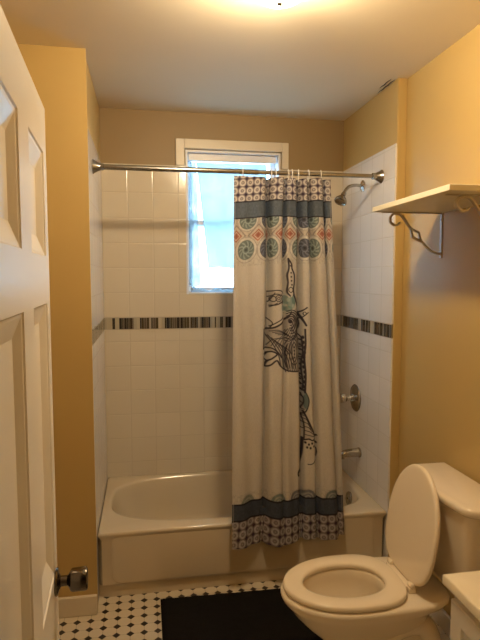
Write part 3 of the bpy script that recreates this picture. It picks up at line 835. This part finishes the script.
# ------------------------------------------------------------------ wall shelf with scroll brackets
SX0, SY0, SY1, SZ = 1.250, 1.668, 2.285, 1.891
shelf = thing('wall_shelf', (RX, (SY0+SY1)/2, SZ), 'cream painted wall shelf on scrollwork brackets above the toilet', 'shelf')
link('shelf_board', boxes((SX0, RX-.001, SY0, SY1, SZ, SZ+.021)), M['shelf'], shelf, bevel=.002)
def bracket(y):
    bm = bmesh.new(); xw = RX-.001
    box(bm, xw-.004, xw, y-.009, y+.009, SZ-.200, SZ-.001)
    box(bm, SX0+.035, xw, y-.009, y+.009, SZ-.004, SZ-.0005)
    def ribbon(pts, t=.0042, w=.0075, n=8):
        P2 = spline([(a, 0, b_) for a, b_ in pts], 8) if n > 1 else [Vector((a, 0, b_)) for a, b_ in pts]; rings = []
        for i, p_ in enumerate(P2):
            tg = (P2[min(i+1, len(P2)-1)]-P2[max(i-1, 0)]).normalized(); nr = Vector((-tg.z, 0, tg.x))
            k_ = t*(.75+.25*min(1, 4*i/len(P2)))
            rings.append([(p_.x+nr.x*k_*a, y+w*b_, p_.z+nr.z*k_*a) for a, b_ in ((1, 1), (1, -1), (-1, -1), (-1, 1))])
        loft(bm, rings)
    z = lambda d_: SZ-d_
    # curl near the front edge, running back and down to the wall leg, with an open diamond halfway
    ribbon([(1.372, z(.044)), (1.360, z(.056)), (1.342, z(.056)), (1.326, z(.042)), (1.326, z(.022)), (1.342, z(.008)), (1.364, z(.008)), (1.384, z(.020)), (1.404, z(.046)), (1.424, z(.072))])
    ribbon([(1.424, z(.070)), (1.462, z(.088)), (1.474, z(.128))], n=1)
    ribbon([(1.424, z(.070)), (1.432, z(.108)), (1.474, z(.128))], n=1)
    ribbon([(1.474, z(.124)), (1.500, z(.150)), (1.530, z(.172)), (1.556, z(.180)), (xw-.003, z(.184))])
    b_ = link('bracket', bm, M['iron'], shelf, bevel=.001, auto=35)
    for zz_ in (.030, .170):
        bm = bmesh.new(); lathe(bm, (xw-.003, y, SZ-zz_), (-1, 0, 0), [(0, .0045), (.002, .004), (.003, 0)], 14)
        link('screw', bm, M['dchrome'], b_)
bracket(SY1-.022); bracket(SY0+.075)

# ------------------------------------------------------------------ vanity
VX, VY = 1.034, 1.284
van = thing('vanity_cabinet', (1.3, .96, 0), 'white bathroom vanity cabinet with cream top at the right edge', 'cabinet')
link('cabinet_body', boxes((VX+.028, RX-.016, .662, VY-.014, .09, .772), (VX+.085, RX-.016, .672, VY-.02, 0, .0905)), M['vanity'], van, bevel=.002)
def panel_door(y0_, y1_, z0, z1):
    x = VX+.028; bm = bmesh.new(); prev = None
    first = None
    for ins, dep in ((0, 0), (0, -.016), (.003, -.019), (.050, -.019), (.054, -.012), (.066, -.010), (.090, -.018), (.0905, -.018)):
        r = [bm.verts.new((x+dep, a, b_)) for a, b_ in ((y0_+ins, z0+ins), (y1_-ins, z0+ins), (y1_-ins, z1-ins), (y0_+ins, z1-ins))]
        if prev:
            for q in range(4): bm.faces.new((prev[q], prev[(q+1) % 4], r[(q+1) % 4], r[q]))
        else: first = r
        prev = r
    bm.faces.new(prev); bm.faces.new(first[::-1])
    return link('cabinet_door', bm, M['vanity'], van, smooth=False)
for a, b_, ky in ((.675, .958, .93), (.964, VY-.027, .99)):
    dr = panel_door(a, b_, .12, .745)
    bm = bmesh.new(); lathe(bm, (VX+.009, ky, .62), (-1, 0, 0), [(0, .008), (.012, .006), (.016, .013), (.024, .015), (.028, .010), (.029, 0)], 20)
    link('knob', bm, M['nickel'], dr)
# counter with an oval basin sunk into it
bm = bmesh.new()
ax_, ay_ = (VX, RX-.003), (YF+.012, VY); bcx, bcy = 1.29, .955; n = 96
aa = [2*PI*i/n for i in range(n)]
for c in [math.atan2(q-bcy, p_-bcx) % (2*PI) for p_ in ax_ for q in ay_]:
    i = min(range(n), key=lambda t: abs((aa[t]-c+PI) % (2*PI)-PI)); aa[i] = c
aa.sort()
def rc(ins, z):
    o_ = []
    for a in aa:
        c, s = math.cos(a), math.sin(a); t = 1e9
        if c > 1e-9: t = min(t, (ax_[1]-ins-bcx)/c)
        if c < -1e-9: t = min(t, (ax_[0]+ins-bcx)/c)
        if s > 1e-9: t = min(t, (ay_[1]-ins-bcy)/s)
        if s < -1e-9: t = min(t, (ay_[0]+ins-bcy)/s)
        o_.append((bcx+c*t, bcy+s*t, z))
    return o_
def oc(a_, b_, z): return [(bcx+a_*math.cos(a), bcy+b_*math.sin(a), z) for a in aa]
loft(bm, [rc(0, .7735), rc(0, .796), rc(.002, .799), rc(.005, .80), oc(.170, .205, .80), oc(.163, .198, .797), oc(.155, .19, .785), oc(.12, .15, .7745), oc(.02, .02, .7738)], True, True)
link('countertop', bm, M['counter'], van, auto=50)

# ------------------------------------------------------------------ ceiling lamp
LXc, LYc = .688, 1.755
lamp = thing('ceiling_lamp', (LXc, LYc, ZC), 'bright glass dome lamp on the ceiling at the top edge', 'ceiling lamp')
bm = bmesh.new(); lathe(bm, (LXc, LYc, ZC-.001), (0, 0, -1), [(0, .128), (.008, .130), (.016, .124), (.018, 0)], 48)
link('canopy', bm, M['nickel'], lamp)
bm = bmesh.new(); rings = []
for i in range(13):
    a = PI/2*i/12; r = .118*math.cos(a)+.004; z = ZC-.020-.108*math.sin(a)
    rings.append([(LXc+r*math.cos(2*PI*k/48), LYc+r*math.sin(2*PI*k/48), z) for k in range(48)])
loft(bm, rings, False, False)
link('glass_dome', bm, M['dome'], lamp, auto=80)
bm = bmesh.new(); lathe(bm, (LXc, LYc, ZC-.124), (0, 0, -1), [(0, .004), (.004, .009), (.008, .008), (.012, .004), (.016, .0045), (.019, 0)], 18)
link('finial', bm, M['bronze'], lamp)
bulbm = emit_mat('lit_bulb', (1, .77, .48, 1), 1)
bulbm.node_tree.nodes['Principled BSDF'].inputs['Emission Strength'].default_value = 900
for s in (-1, 1):
    bm = bmesh.new()
    lathe(bm, (LXc+s*.010, LYc+s*.016, ZC-.058), (s*.5, s*.85, -.06), [(0, .013), (.010, .015), (.025, .022), (.040, .028), (.053, .026), (.062, .017), (.067, 0)], 24)
    link('bulb', bm, bulbm, lamp)

# ------------------------------------------------------------------ world: pale overcast daylight outside the window
Wd = bpy.data.worlds.new('world'); S.world = Wd; Wd.use_nodes = True
bg = Wd.node_tree.nodes['Background']; bg.inputs[0].default_value = (.42, .73, 1.0, 1); bg.inputs[1].default_value = 9.5

# ------------------------------------------------------------------ camera
cam = bpy.data.cameras.new('camera'); co = bpy.data.objects.new('camera', cam); COL.objects.link(co)
pi_, ya = math.radians(4.5159), math.radians(9.9889)
F = Vector((math.sin(ya)*math.cos(pi_), math.cos(ya)*math.cos(pi_), -math.sin(pi_)))
R = Vector((math.cos(ya), -math.sin(ya), 0)); Uv = R.cross(F)
mt = Matrix((R, Uv, -F)).transposed().to_4x4(); mt.translation = Vector((.2491, 0, 1.6014)); co.matrix_world = mt
cam.sensor_fit = 'VERTICAL'; cam.sensor_height = 24; cam.lens = 537.57/640*24; cam.clip_start = .02
S.camera = co
S.view_settings.view_transform = 'Standard'; S.view_settings.look = 'None'; S.view_settings.gamma = 1
S.view_settings.use_curve_mapping = False; S.view_settings.exposure = -0.12
S.cycles.max_bounces = 12; S.cycles.diffuse_bounces = 6; S.cycles.transparent_max_bounces = 12; S.cycles.sample_clamp_indirect = 6
S.cycles.use_denoising = True
